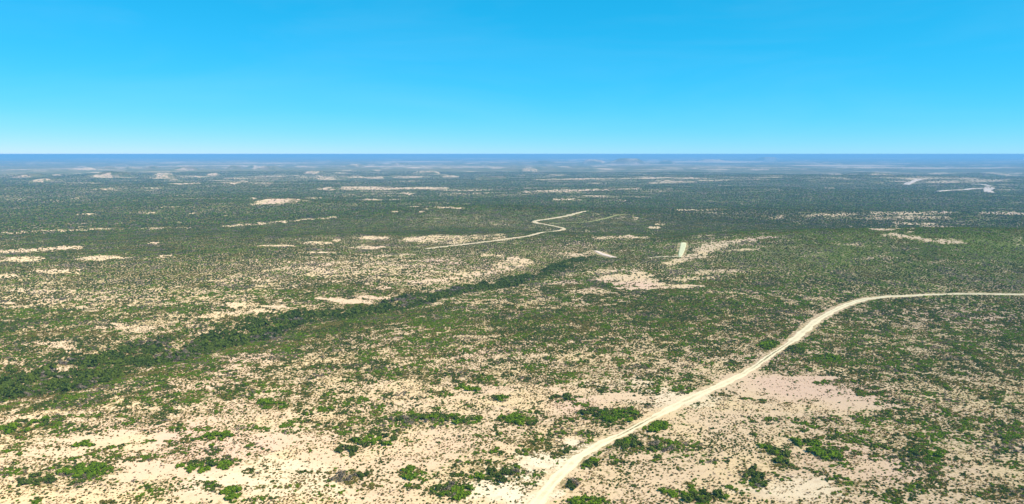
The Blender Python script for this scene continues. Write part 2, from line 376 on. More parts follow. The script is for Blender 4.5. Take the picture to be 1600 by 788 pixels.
SAND, SAND_Y, SAND_P, SAND_W = (.62, .45, .285), (.65, .475, .27), (.62, .42, .30), (.72, .66, .57)
def ground_material():
    t = NT('ground')
    co = t.n('ShaderNodeNewGeometry').outputs['Position']
    bare, cover, tone, lush = t.attr('bare'), t.attr('cover'), t.attr('tone'), t.attr('lush')
    n1 = t.noise(co, .035, 3); n2 = t.noise(co, .3, 3); n3 = t.noise(co, 1.4, 3, .7); n4 = t.noise(co, .011, 3)
    col = t.mix(t.ramp(n1, .42, .6), SAND, SAND_Y)
    col = t.mix(t.ramp(n4, .52, .66), col, SAND_P)
    col = t.mix(tone, col, SAND_P)
    col = t.mix(t.attr('pale'), col, (.74, .61, .43))
    col = t.mix(t.math('MULTIPLY', t.ramp(n2, .5, .7), .45), col, (.50, .35, .22))
    # litter, pebbles and dead twigs: small brown specks, fewer on bare sand
    vo = t.n('ShaderNodeTexVoronoi'); vo.inputs['Scale'].default_value = .9; t.l(co, vo.inputs['Vector'])
    sp = t.ramp(vo.outputs['Distance'], .32, .2)
    gate = t.ramp(t.math('ADD', n3, t.math('MULTIPLY', bare, -.14)), .36, .46)
    col = t.mix(t.math('MULTIPLY', t.math('MULTIPLY', sp, gate), .7), col, (.20, .13, .08))
    grit = t.noise(co, 4.5, 2, .7)
    col = t.mix(t.math('MULTIPLY', t.ramp(grit, .48, .66), .5), col, (.38, .28, .19))
    # low herbs and grass between shrubs
    g1 = t.noise(co, .55, 4, .65)
    herb = t.math('SUBTRACT', 1.0, bare)
    thr = t.math('SUBTRACT', .70, t.math('MULTIPLY', herb, .33))
    hm = t.ramp(g1, thr, t.math('ADD', thr, .10))
    hcol = t.mix(t.ramp(n3, .42, .6), (.31, .21, .10), (.165, .15, .045))
    col = t.mix(t.math('MULTIPLY', hm, .8), col, hcol)
    # scrub too far off to stand as shrubs
    c1 = t.noise(co, .10, 5, .72); c2 = t.noise(co, .009, 3, .6)
    c3 = t.noise(co, .30, 3, .6)
    cc = t.math('ADD', t.math('ADD', t.math('MULTIPLY', c1, .60), t.math('MULTIPLY', c3, .22)), t.math('MULTIPLY', c2, .18))
    thr2 = t.math('SUBTRACT', .66, t.math('MULTIPLY', cover, .34))
    cm = t.ramp(cc, t.math('SUBTRACT', thr2, .02), t.math('ADD', thr2, .03))
    vcol = t.mix(t.ramp(n4, .42, .58), (.115, .120, .036), (.175, .150, .060))
    vcol = t.mix(t.ramp(c2, .5, .65), vcol, (.23, .175, .105))
    vcol = t.mix(lush, vcol, (.18, .195, .05))
    col = t.mix(cm, col, vcol)
    d = t.diffuse(col, 1)
    bp = t.n('ShaderNodeBump'); bp.inputs['Strength'].default_value = .5; bp.inputs['Distance'].default_value = .25
    t.l(n3, bp.inputs['Height']); t.l(bp.outputs[0], d.inputs['Normal'])
    return t.m

# ------------------------------------------------------------------ ground sheet
def build_ground():
    th = np.concatenate([np.linspace(-180, -52, 50, endpoint=False), np.linspace(-52, 52, 860, endpoint=False), np.linspace(52, 180, 50, endpoint=False)])
    th = np.radians(th)
    rows = [4.0]
    while rows[-1] < 62000:
        d = rows[-1]
        rows.append(d + (d * .08 if d < 130 else min(.75 * d * d / 68300 + .1, .0085 * d)))
    rr = np.array(rows)
    Rr, T = np.meshgrid(rr, th, indexing='ij')
    x = (Rr * np.sin(T)).ravel(); y = (Rr * np.cos(T)).ravel()
    z = H(x, y)
    Bf, A, S = fields(x, y)
    D = np.hypot(x, y)
    cover = (1 - Bf) * (.28 * ss(180, 420, D) + .22 * ss(480, 900, D) + .50 * ss(900, 1700, D) + .35 * np.exp(-((x - 430) / 330) ** 2 - ((y - 630) / 130) ** 2))
    cover = np.clip(cover * 1.05, 0, 1)
    cover = np.where(S > .5, np.maximum(cover, .42 * ss(1000, 3000, D)), cover)
    tone = np.clip(.5 + 1.2 * noise(x, y, 160, 71) - .3, 0, 1) * .6 * ss(.3, .8, S) + .35 * (D > 1500)
    lush = np.clip((1 + 1.3 * fbm(x, y, 90, 72)) * (.75 * np.exp(-((x - 430) / 330) ** 2 - ((y - 630) / 130) ** 2) + .5 * np.exp(-((x + 30) / 260) ** 2 - ((y - 1120) / 150) ** 2)), 0, 1)
    nr, nc = len(rr), len(th)
    i = np.arange(nr - 1)[:, None] * nc; j = np.arange(nc)[None, :]; j2 = (j + 1) % nc
    f = np.stack([i + j, i + j2, i + nc + j2, i + nc + j], -1).reshape(-1, 4)[:, ::-1]
    verts = np.stack([x, y, z], 1)
    verts = np.vstack([verts, [[0, 0, float(H(np.array([0.]), np.array([0.]))[0])]]])
    cap = np.stack([np.full(nc, len(verts) - 1), (np.arange(nc) + 1) % nc, np.arange(nc)], 1)
    flat = np.concatenate([f.ravel(), cap.ravel()]); sizes = np.concatenate([np.full(len(f), 4), np.full(nc, 3)])
    pad = lambda a, v=.4: np.append(a, v)
    me = mesh_np('ground', verts, flat, sizes, [('bare', pad(Bf)), ('cover', pad(cover, 0)), ('tone', pad(tone, 0)), ('lush', pad(lush, 0)), ('pale', pad(stamp(x, y, pale_w, 900), 0))], ground_material(), True)
    o = link('ground', me, kind='structure')
    return o
ground = build_ground()

# ------------------------------------------------------------------ dirt roads and scrapes
def road_material(name, col, dark, med=(.17, .15, .07)):
    t = NT(name)
    co = t.n('ShaderNodeNewGeometry').outputs['Position']
    a, m = t.attr('across'), t.attr('median')
    n1 = t.noise(co, .25, 4, .6); n2 = t.noise(co, 2.2, 3, .7)
    c = t.mix(t.math('MULTIPLY', t.ramp(n1, .45, .65), .6), col, dark)
    c = t.mix(t.math('MULTIPLY', t.ramp(n2, .52, .7), .4), c, dark)
    # two wheel ruts, packed smoother and paler
    w_ = t.math('ABSOLUTE', t.math('SUBTRACT', t.math('ABSOLUTE', a), .48))
    c = t.mix(t.math('MULTIPLY', t.ramp(w_, .26, .1), .6), c, tuple(min(.85, v * 1.12) for v in col))
    m = t.math('MAXIMUM', m, t.math('MULTIPLY', t.ramp(t.noise(co, .03, 2), .52, .62), .45))
    mm = t.math('MULTIPLY', t.math('MULTIPLY', t.ramp(t.math('ABSOLUTE', a), .34, .14), m), t.ramp(t.noise(co, .9, 3, .7), .36, .5))
    c = t.mix(mm, c, med)
    t.diffuse(c, 1); return t.m
ROAD = road_material('caliche_road', (.70, .58, .38), (.54, .42, .26))
ROAD_FAR = road_material('dirt_track', (.54, .43, .28), (.40, .30, .18))
ROAD_GRASS = road_material('overgrown_track', (.26, .25, .09), (.20, .19, .07))
ROAD_W = road_material('white_caliche', (.72, .56, .46), (.56, .40, .32))
def spline(P, step):
    P = np.asarray(P, float); Q = np.vstack([2 * P[0] - P[1], P, 2 * P[-1] - P[-2]]); out = []
    for k in range(1, len(Q) - 2):
        p0, p1, p2, p3 = Q[k - 1:k + 3]; n = max(2, int(np.hypot(*(p2 - p1)[:2]) / step))
        for i in range(n):
            t = i / n
            out.append(.5 * (2 * p1 + (p2 - p0) * t + (2 * p0 - 5 * p1 + 4 * p2 - p3) * t * t + (3 * p1 - p0 - 3 * p2 + p3) * t ** 3))
    out.append(P[-1]); return np.array(out)
LINES = []                                   # (centre line, half width) kept clear of shrubs
def make_road(name, px, width, mat, lift, ragged=.5, median=None, step=1.5, label=None, wmul=1.0):
    P = [list(at(p[0], p[1])) + [(p[2] if len(p) > 2 else width)] + [(p[3] if len(p) > 3 else 0)] for p in px]
    L = spline(P, step)
    xy = L[:, :2]; wd = L[:, 2]; md = np.clip(L[:, 3], 0, 1)
    t = np.gradient(xy, axis=0); t /= np.linalg.norm(t, axis=1)[:, None]; nrm = np.stack([-t[:, 1], t[:, 0]], 1)
    n = len(L); na = 9; A = np.linspace(-1, 1, na)
    V = []; at_a = []; at_m = []
    s = np.arange(n) * step
    e0 = ragged * (noise(s, s * 0, 9, 81) + .6 * noise(s, s * 0, 3, 82)); e1 = ragged * (noise(s, s * 0, 9, 83) + .6 * noise(s, s * 0, 3, 84))
    for j, a in enumerate(A):
        hw = wd / 2 * (wmul) + np.where(a > 0, e0, e1)
        p = xy + nrm * (a * hw)[:, None]
        z = H(p[:, 0], p[:, 1]) + lift - (.12 + lift if abs(a) > .99 else 0) + .03 * (1 - a * a)
        V.append(np.column_stack([p, z])); at_a.append(np.full(n, a)); at_m.append(md)
    V = np.stack(V, 1).reshape(-1, 3); aa = np.stack(at_a, 1).ravel(); mm = np.stack(at_m, 1).ravel()
    i = np.arange(n - 1)[:, None] * na; j = np.arange(na - 1)[None, :]
    f = np.stack([i + j, i + j + 1, i + na + j + 1, i + na + j], -1).reshape(-1, 4)
    e1_ = V[f[0, 1]] - V[f[0, 0]]; e2_ = V[f[0, 3]] - V[f[0, 0]]
    if np.cross(e1_, e2_)[2] < 0: f = f[:, ::-1]
    me = mesh_np(name, V, f.ravel(), np.full(len(f), 4), [('across', aa), ('median', mm)], mat, True)
    o = link(name, me, kind='structure')
    if label: o['label'] = label
    LINES.append((xy[::2], wd[::2] / 2 + .4))
    return o
make_road('dirt_road', [(800,850,7),(822,812,7),(838,786,6.8),(856,764,6.6),(880,737,6.6),(910,711,6.4),(938,694,6),(965,682,5.2,.4),(990,669,4.4,1),(1010,658,4.8,.6),(1035,645,6.6),(1065,630,6.8),
     (1100,613,6.8),(1135,598,6.5),(1165,582,6),(1188,567,5.2,.7),(1206,554,4.6,1),(1226,541,5,.5),(1243,529,7.5),(1258,516,8),(1275,502,7.5),(1300,487,7.2),(1325,476,7.5),(1350,468.5,7),(1385,464,6),(1420,462.5,5.5),
     (1460,460.5,5.5),(1500,459.5,5.5),(1560,460,5.5),(1620,460.5,5.5),(1750,463,5.5)], 6.4, ROAD, .06, 1.5, wmul=.72, label='pale caliche dirt road curving up from the bottom edge to the right side')
make_road('dirt_track', [(666,389,5),(700,385,7),(745,380,7),(790,374,7),(830,368,7),(860,362.5,7),(881,358.5,7),(870,354.5,7),(852,351,7),(838,348.5,9),(836,346,8),(850,343.5,7),(870,340.5,8),(890,336.5,9),(905,332.5,8),(919,330,6)],
     7, ROAD_FAR, .3, 3.5, wmul=.85, step=3, label='pale dirt track zigzagging over the low ridge in the middle distance')
make_road('grassy_track', [(862,349.5,4),(890,348.5,4),(918,347,5),(935,344,6),(950,340.5,6),(962,337,6),(978,335,5)], 5, ROAD_GRASS, .35, 1.5, step=4, label='faint grassy track climbing away right of the zigzag track')
make_road('faint_track', [(1015,403,3),(1035,401.5,3),(1060,401,3.5)], 3, ROAD_FAR, .25, 1, step=3, label='faint narrow track leading to the pale rectangular clearing')
make_road('caliche_track', [(1464,299.5,16),(1490,297.5,16),(1515,295.6,18),(1537,294.6,20)], 16, ROAD_W, 1.0, 3, step=10, label='white track leading from the left to the round caliche pad')
make_road('caliche_spur', [(1518,288,18),(1535,288.6,24),(1548,291,24)], 16, ROAD_W, 1.0, 3, step=10, label='white spur road curving down to the round caliche pad')

def pad(name, outline, mat, lift, label, n_sub=2):
    P = np.array([at(*p) for p in outline]); Q = spline(np.vstack([P, P[:1]]), max(2, np.ptp(P[:, 0]) / 40))[:-1]
    c = Q.mean(0); rings = [1, .97, .75, .5, .25]
    V = []
    for k, r in enumerate(rings):
        q = c + (Q - c) * r; V.append(np.column_stack([q, H(q[:, 0], q[:, 1]) + (lift if k else -.2)]))
    V.append(np.array([[c[0], c[1], float(H(c[:1], c[1:])[0]) + lift]]))
    V = np.vstack(V); n = len(Q); fl = []; sz = []
    area = np.sum(Q[:, 0] * np.roll(Q[:, 1], -1) - Q[:, 1] * np.roll(Q[:, 0], -1)); rev = area < 0
    for k in range(len(rings) - 1):
        for i in range(n):
            q = [k * n + i, k * n + (i + 1) % n, (k + 1) * n + (i + 1) % n, (k + 1) * n + i]; fl += q[::-1] if rev else q; sz.append(4)
    k = len(rings) - 1
    for i in range(n):
        q = [k * n + i, k * n + (i + 1) % n, len(V) - 1]; fl += q[::-1] if rev else q; sz.append(3)
    me = mesh_np(name, V, fl, sz, [('across', np.full(len(V), .9)), ('median', np.zeros(len(V)))], mat, True)
    o = link(name, me, kind='structure'); o['label'] = label
    LINES.append((Q, np.full(n, 2.0))); [LINES.append((c[None, :] + (Q - c) * k, np.full(n, 3.0))) for k in (.75, .5, .25, .05)]
    return o
ROAD_GREENISH = road_material('pale_clearing', (.60, .57, .36), (.50, .46, .28))
pad('clearing', [(1064,379.5),(1072,380),(1071,388),(1068,396),(1064,402),(1060,401.5),(1061,393),(1063,385)], ROAD_GREENISH, .35, 'pale narrow rectangular clearing standing out of the dark scrub')
pad('sand_scrape', [(928,392),(934,392.6),(941,395.6),(948,398),(956,400.6),(964,402.4),(956,402.6),(949,400.8),(943,399.6),(936,396.6)], ROAD_W, .35, 'small white sand scrape with a ragged tail in the creek bed')
pad('caliche_pad', [(1537,292.5),(1543,291.6),(1550,292.5),(1555,294),(1551,296),(1549,298.5),(1553,300.5),(1554,302.5),(1547,301.3),(1541,300.6),(1537,299)], ROAD_W, .6, 'round pinkish white caliche pad on the far plain at the right')
make_road('white_scar', [(1421,286.4,16),(1428,283.2,26),(1435,280.2,30)], 16, ROAD_W, .8, 4, step=12, label='slanting white scar on the far plain above the small white pad')
pad('small_pad', [(1411.5,288.6),(1414,286.3),(1418,285.2),(1422,286.2),(1424,288.8)], ROAD_W, .8, 'small white pad on the far plain with a slanting scar beside it')

# ------------------------------------------------------------------ foliage materials
def leaf_material(name, c1, c2, c3, transl=.22):
    t = NT(name)
    tint = t.attr('tint', 'INSTANCER'); lv = t.attr('lv')
    c = t.mix(tint, c1, c2); c = t.mix(t.math('MULTIPLY', lv, .55), c, c3)
    d = t.n('ShaderNodeBsdfDiffuse'); t.l(c, d.inputs[0]); tr = t.n('ShaderNodeBsdfTranslucent'); t.l(c, tr.inputs[0])
    mx = t.n('ShaderNodeMixShader'); mx.inputs[0].default_value = transl
    t.l(d.outputs[0], mx.inputs[1]); t.l(tr.outputs[0], mx.inputs[2]); t.l(mx.outputs[0], t.out.inputs[0])
    return t.m
M_BRIGHT = leaf_material('bright_green_leaves', (.085, .160, .010), (.15, .235, .012), (.22, .29, .02))
M_DARK = leaf_material('dark_green_leaves', (.050, .082, .016), (.092, .128, .020), (.14, .17, .035))
M_OLIVE = leaf_material('olive_leaves', (.15, .135, .034), (.215, .175, .04), (.29, .24, .07))
M_GREY = leaf_material('grey_thorn_twigs', (.145, .125, .088), (.19, .145, .10), (.26, .21, .15), .1)
M_TAN = leaf_material('dry_grass', (.18, .112, .038), (.31, .20, .065), (.42, .30, .11), .2)
M_THICKET = leaf_material('thicket_leaves', (.048, .082, .014), (.105, .142, .018), (.14, .175, .035))
M_BARK = NT('bark'); M_BARK.diffuse((.16, .12, .09)); M_BARK = M_BARK.m

def leaf_quads(c, size, nrm, rg, elong=1.4):
    n = len(c); r = rg.normal(size=(n, 3)); u = np.cross(nrm, r); u /= np.linalg.norm(u, axis=1)[:, None] + 1e-9
    v = np.cross(nrm, u); v /= np.linalg.norm(v, axis=1)[:, None] + 1e-9
    s = (size * rg.uniform(.6, 1.35, n))[:, None]; u = u * s * elong * .5; v = v * s * .5
    k = rg.uniform(.3, 1, (n, 1))
    return np.stack([c - u - v * k, c + u - v, c + u * k + v, c - u + v * k], 1).reshape(-1, 3)
def shrub_mesh(name, seed, n, size, mat, height=.85, lobes=7, twigs=0, spread=.72, core=True):
    rg = np.random.default_rng(seed)
    L = [];
    for k in range(lobes):
        a = rg.uniform(0, 2 * math.pi); r = spread * math.sqrt(rg.uniform(0, 1)); q = rg.uniform(.16, .44)
        zc = rg.uniform(.25, .62) * height * (1.1 - .5 * r)
        L.append((r * math.cos(a), r * math.sin(a), max(zc, q * .55), q))
    L = np.array(L); wgt = L[:, 3] ** 2; idx = rg.choice(lobes, n, p=wgt / wgt.sum())
    d = rg.normal(size=(n, 3)); d[:, 2] = np.abs(d[:, 2]) * 1.1 - .35; d /= np.linalg.norm(d, axis=1)[:, None]
    rad = L[idx, 3] * rg.uniform(.55, 1.12, n) ** .6
    c = L[idx, :3] + d * rad[:, None] * np.array([1, 1, .85]); c[:, 2] = np.maximum(c[:, 2], .03)
    nn = d + rg.normal(size=(n, 3)) * .55; nn /= np.linalg.norm(nn, axis=1)[:, None]
    V = leaf_quads(c, np.full(n, size), nn, rg)
    F = np.arange(n * 4); sz = [4] * n; lv = list(rg.uniform(0, 1, n) ** 1.6)
    V = list(map(tuple, V)); F = list(F)
    if core:
        for lx, ly, lz, q in L:
            b = len(V); q *= .66
            for a in range(6): V.append((lx + q * math.cos(a * math.pi / 3), ly + q * math.sin(a * math.pi / 3), lz))
            V.append((lx, ly, lz + q * .85)); V.append((lx, ly, max(0, lz - q)))
            for a in range(6):
                F += [b + a, b + (a + 1) % 6, b + 6]; F += [b + (a + 1) % 6, b + a, b + 7]; sz += [3, 3]; lv += [0, 0]
    me = mesh_np(name, V, F, sz, fattrs=[('lv', lv)], mat=mat); me.materials.append(M_BARK)
    if twigs:
        V2 = list(V); F2 = list(F); s2 = list(sz); lv2 = list(lv); m2 = [0] * len(sz)
        for k in range(twigs):
            a = rg.uniform(0, 2 * math.pi); r = rg.uniform(.2, .95); h = height * rg.uniform(.5, 1.05) * (1.1 - .6 * r)
            tip = np.array([r * math.cos(a), r * math.sin(a), h]); b0 = np.array([rg.uniform(-.08, .08), rg.uniform(-.08, .08), 0]); w_ = .02
            side = np.array([-math.sin(a), math.cos(a), 0]) * w_; up = np.array([0, 0, w_])
            q = len(V2)
            V2 += [tuple(b0 - side), tuple(b0 + side), tuple(b0 + up), tuple(tip)]
            F2 += [q, q + 1, q + 3, q + 1, q + 2, q + 3, q + 2, q, q + 3]; s2 += [3] * 3; lv2 += [0] * 3; m2 += [1] * 3
        bpy.data.meshes.remove(me)
        me = mesh_np(name, V2, F2, s2, fattrs=[('lv', lv2)], mat=mat); me.materials.append(M_BARK)
        me.polygons.foreach_set('material_index', np.array(m2, np.int32))
    return me
def tuft_mesh(name, seed, n, mat, height=1.0):
    rg = np.random.default_rng(seed); V = []; F = []; lv = []
    for k in range(n):
        a = rg.uniform(0, 2 * math.pi); lean = rg.uniform(.2, 1); r0 = rg.uniform(0, .3)
        b = np.array([r0 * math.cos(a), r0 * math.sin(a), 0]); tip = np.array([lean * math.cos(a), lean * math.sin(a), height * rg.uniform(.5, 1) * (1.15 - .6 * lean)])
        s = np.array([-math.sin(a), math.cos(a), 0]) * rg.uniform(.08, .17); q = len(V); m = (b + tip) / 2 + np.array([0, 0, .12])
        V += [tuple(b - s * .6), tuple(b + s * .6), tuple(m + s), tuple(tip), tuple(m - s)]; F += [q, q + 1, q + 2, q + 3, q + 4]; lv.append(rg.uniform(0, 1))
    return mesh_np(name, V, F, [5] * n, fattrs=[('lv', lv)], mat=mat)

KINDS = [('bright', M_BRIGHT), ('dark', M_DARK), ('olive', M_OLIVE), ('grey', M_GREY)]
def collection(name, meshes):
    c = bpy.data.collections.new(name)
    for i, m in enumerate(meshes):
        o = bpy.data.objects.new(f'{name}_{i:02d}', m); c.objects.link(o)
    return c
NEAR = {}; near_list = []; mid_list = []; far_list = []
for k, (kn, m) in enumerate(KINDS):
    NEAR[kn] = [shrub_mesh(f'{kn}_shrub', 100 + k * 10 + v, 150 if kn != 'grey' else 95, .21 if kn != 'grey' else .15, m, .8 + .12 * (v % 2), 9 + v, 14 if kn in ('grey', 'olive') else 5,
                           core=kn != 'grey') for v in range(3)]
    near_list += NEAR[kn]
    mid_list += [shrub_mesh(f'{kn}_shrub_mid', 300 + k * 10 + v, 38, .40, m, .9, 5) for v in range(3)]
    far_list += [shrub_mesh(f'{kn}_shrub_far', 500 + k * 10 + v, 14, .62, m, .85, 3, core=True) for v in range(3)]
tuft_list = [tuft_mesh('dry_tuft', 700 + v, 11, M_TAN) for v in range(3)] + [tuft_mesh('olive_tuft', 710 + v, 11, M_OLIVE, .8) for v in range(3)] \
    + [tuft_mesh('grey_tuft', 720 + v, 9, M_GREY, .8) for v in range(2)] + [shrub_mesh('low_bush', 730 + v, 22, .42, m, .7, 3, core=False) for v, m in enumerate((M_DARK, M_OLIVE, M_DARK))]
thick_list = [shrub_mesh('thicket_bush', 800 + v, 60, .34, M_THICKET, 1.0, 7) for v in range(4)] + [shrub_mesh('thicket_bush_grey', 810 + v, 60, .30, M_GREY, .9, 6) for v in range(2)]

def scatter(name, x, y, idx, r, hz, tint, meshes, **props):
    n = len(x); z = H(x, y) - .04 * r
    me = bpy.data.meshes.new(name); me.vertices.add(n)
    me.vertices.foreach_set('co', np.column_stack([x, y, z]).astype(np.float32).ravel())
    a = me.attributes.new('pick', 'INT', 'POINT'); a.data.foreach_set('value', np.asarray(idx, np.int32))
    a = me.attributes.new('size', 'FLOAT_VECTOR', 'POINT'); a.data.foreach_set('vector', np.column_stack([r, r, hz]).astype(np.float32).ravel())
    a = me.attributes.new('turn', 'FLOAT_VECTOR', 'POINT'); tv = np.zeros((n, 3), np.float32); tv[:, 2] = rng.uniform(0, 6.283, n); a.data.foreach_set('vector', tv.ravel())
    a = me.attributes.new('tint', 'FLOAT', 'POINT'); a.data.foreach_set('value', np.asarray(tint, np.float32))
    o = link(name, me, **props)
    g = bpy.data.node_groups.new(name, 'GeometryNodeTree')
    g.interface.new_socket('Geometry', in_out='INPUT', socket_type='NodeSocketGeometry'); g.interface.new_socket('Geometry', in_out='OUTPUT', socket_type='NodeSocketGeometry')
    N = g.nodes; gi = N.new('NodeGroupInput'); go = N.new('NodeGroupOutput'); ip = N.new('GeometryNodeInstanceOnPoints'); ci = N.new('GeometryNodeCollectionInfo')
    ci.inputs['Collection'].default_value = collection(name + '_kit', meshes); ci.inputs['Separate Children'].default_value = True; ci.inputs['Reset Children'].default_value = True
    def na(nm, ty):
        q = N.new('GeometryNodeInputNamedAttribute'); q.data_type = ty; q.inputs['Name'].default_value = nm; return q.outputs['Attribute']
    g.links.new(gi.outputs[0], ip.inputs['Points']); g.links.new(ci.outputs[0], ip.inputs['Instance']); ip.inputs['Pick Instance'].default_value = True
    g.links.new(na('pick', 'INT'), ip.inputs['Instance Index']); g.links.new(na('turn', 'FLOAT_VECTOR'), ip.inputs['Rotation']); g.links.new(na('size', 'FLOAT_VECTOR'), ip.inputs['Scale'])
    g.links.new(ip.outputs[0], go.inputs[0])
    md = o.modifiers.new('scatter', 'NODES'); md.node_group = g
    return o

# ------------------------------------------------------------------ the largest shrubs, each an object of its own
KN = {'b': ('bright', 'bright green'), 'd': ('dark', 'dark green'), 'g': ('grey', 'grey twiggy'), 'o': ('olive', 'olive')}
ORD = ['first', 'second', 'third', 'fourth', 'fifth', 'sixth', 'seventh', 'eighth', 'ninth', 'tenth', 'eleventh', 'twelfth', 'thirteenth', 'fourteenth']
BIG = []
tot = 0
for cx, cy, hw, hh, kinds, n, where in CLUMPS:
    got = []; rg = random.Random(int(cx * 7 + cy)); rmul = 1.0
    E = ellipse(cx, cy, hw, hh, 1); n = min(n, 300 - tot)
    for _ in range(400):
        if len(got) >= n: break
        a = rg.uniform(0, 6.283); q = math.sqrt(rg.random())
        dy = q * math.sin(a); X = (E[0] + E[2] * q * math.cos(a), E[1] + dy * (E[4] if dy > 0 else E[3])); px = 0
        r = rg.uniform(1.3, 2.3) * (.9 + .25 * (D_ := X[1] / 300)) * rmul
        if any(math.hypot(X[0] - g[0], X[1] - g[1]) < .5 * (r + g[2]) for g in got): continue
        if any(np.min(np.hypot(L[:, 0] - X[0], L[:, 1] - X[1]) - hwd) < r * .55 for L, hwd in LINES[:1]): continue
        kind = kinds[0] if rg.random() < .6 else rg.choice(kinds)
        got.append((X[0], X[1], r, kind, px))
    tot += len(got)
    for kc in set(g[3] for g in got):
        row = sorted([g for g in got if g[3] == kc], key=lambda g: g[0] / g[1])
        kn, words = KN[kc]
        for i, (X, Y, r, _, px) in enumerate(row):
            me = NEAR[kn][rg.randrange(3)]
            o = bpy.data.objects.new('shrub', me); C.objects.link(o)
            o.location = (X, Y, float(H(np.array([X]), np.array([Y]))[0]) - .05); hz = r * rg.uniform(.75, 1.0)
            o.scale = (r * rg.uniform(.75, 1.25), r * rg.uniform(.75, 1.15), hz); o.rotation_euler.z = rg.uniform(0, 6.283); o['tint'] = rg.random()
            pos = 'the only' if len(row) == 1 else ('leftmost' if i == 0 else 'rightmost' if i == len(row) - 1 else ORD[i])
            o['label'] = (f'{pos} {words} shrub {where}')
            o['category'] = 'shrub'; o['group'] = 'large shrubs in clumps on the sand'
            BIG.append((X, Y, r))
print('individual shrubs', tot)
BIG = np.array(BIG)

# ------------------------------------------------------------------ scrub in its thousands
def clear_of(x, y):
    ok = np.ones(len(x), bool)
    for L, hwd in LINES:
        x0, x1, y0, y1 = L[:, 0].min() - 30, L[:, 0].max() + 30, L[:, 1].min() - 30, L[:, 1].max() + 30
        m = np.nonzero((x > x0) & (x < x1) & (y > y0) & (y < y1))[0]
        for s in range(0, len(m), 4000):
            k = m[s:s + 4000]; d = np.hypot(x[k, None] - L[None, :, 0], y[k, None] - L[None, :, 1]) - hwd[None, :]
            ok[k] &= d.min(1) > 0.3
    return ok
def grid(y0, y1, cell):
    xs = np.arange(-(y1 * .84 + 40), y1 * .84 + 40, cell); ys = np.arange(y0, y1, cell)
    X, Y = np.meshgrid(xs, ys); X = X.ravel(); Y = Y.ravel()
    m = np.abs(X) < Y * .84 + 40; X, Y = X[m], Y[m]
    return X + rng.uniform(-.5, .5, len(X)) * cell, Y + rng.uniform(-.5, .5, len(X)) * cell
def polar(D0, D1, q):
    n = int(math.log(D1 / D0) / q); th = np.arange(-.72, .72, q)
    rr = D0 * np.exp(np.arange(n) * q); Rr, T = np.meshgrid(rr, th, indexing='ij'); Rr = Rr.ravel(); T = T.ravel()
    Rr = Rr * np.exp(rng.uniform(-.5, .5, len(Rr)) * q); T = T + rng.uniform(-.5, .5, len(T)) * q
    return Rr * np.sin(T), Rr * np.cos(T)
def pick_kind(x, y, n, D, bright=.0):
    """0 bright 1 dark 2 olive 3 grey, in patches"""
    hill = np.exp(-((x - 430) / 330) ** 2 - ((y - 640) / 130) ** 2)          # grassy rise: yellower, brighter scrub
    bright = bright + .45 * hill + .15 * np.exp(-((x + 30) / 260) ** 2 - ((y - 1120) / 150) ** 2)
    bright = bright - .35 * np.exp(-((x - 450) / 420) ** 2 - ((y - 1150) / 200) ** 2)
    a = noise(x, y, 16, 90) + .5 * noise(x, y, 60, 91) + rng.normal(0, .22, n); b = noise(x, y, 22, 92) + rng.normal(0, .25, n)
    k = np.where(a > .16 - bright, 0, 1); k = np.where(b > .34, 2, k); k = np.where(b < -.40, 3, k)
    return k
# near shrubs
x, y = grid(120, 620, 1.25)
B, A, S = fields(x, y); n = len(x)
c1 = .8 * noise(x, y, 9, 95) + .8 * noise(x, y, 4, 96) + .4 * noise(x, y, 28, 97)
dens = 1 - B
thr = np.interp(dens, [0, .1, .3, .5, .7, 1], [1.6, .75, .36, .14, -.06, -.5])
p = ss(thr - .06, thr + .22, c1) * .9 + np.interp(dens, [0, .15, .4, .6, 1], [0, .07, .23, .34, .50])
p = p * (1 - ss(430, 620, np.hypot(x, y)))
m = (rng.random(n) < p) & (A < .5); x, y, B, c1, thr = x[m], y[m], B[m], c1[m], thr[m]
m = clear_of(x, y)
if len(BIG):
    for s in range(0, len(x), 4000):
        d = np.hypot(x[s:s + 4000, None] - BIG[None, :, 0], y[s:s + 4000, None] - BIG[None, :, 1]) - BIG[None, :, 2] * .5
        m[s:s + 4000] &= d.min(1) > 0
x, y, B, c1, thr = x[m], y[m], B[m], c1[m], thr[m]; n = len(x)
D = np.hypot(x, y)
inner = ss(thr - .1, thr + .35, c1)
r = (.30 + .66 * inner * rng.random(n) ** .8 + .34 * rng.random(n) ** 2) * (1 + .25 * (rng.random(n) < .08)); r = np.minimum(r, 1.45)
k = pick_kind(x, y, n, D, .18 * inner)
print('near', n)
scatter('scrub', x, y, k * 3 + rng.integers(0, 3, n), r, r * rng.uniform(.65, 1.0, n), rng.random(n), near_list, kind='stuff', label='scattered low green and grey desert scrub over the near ground')
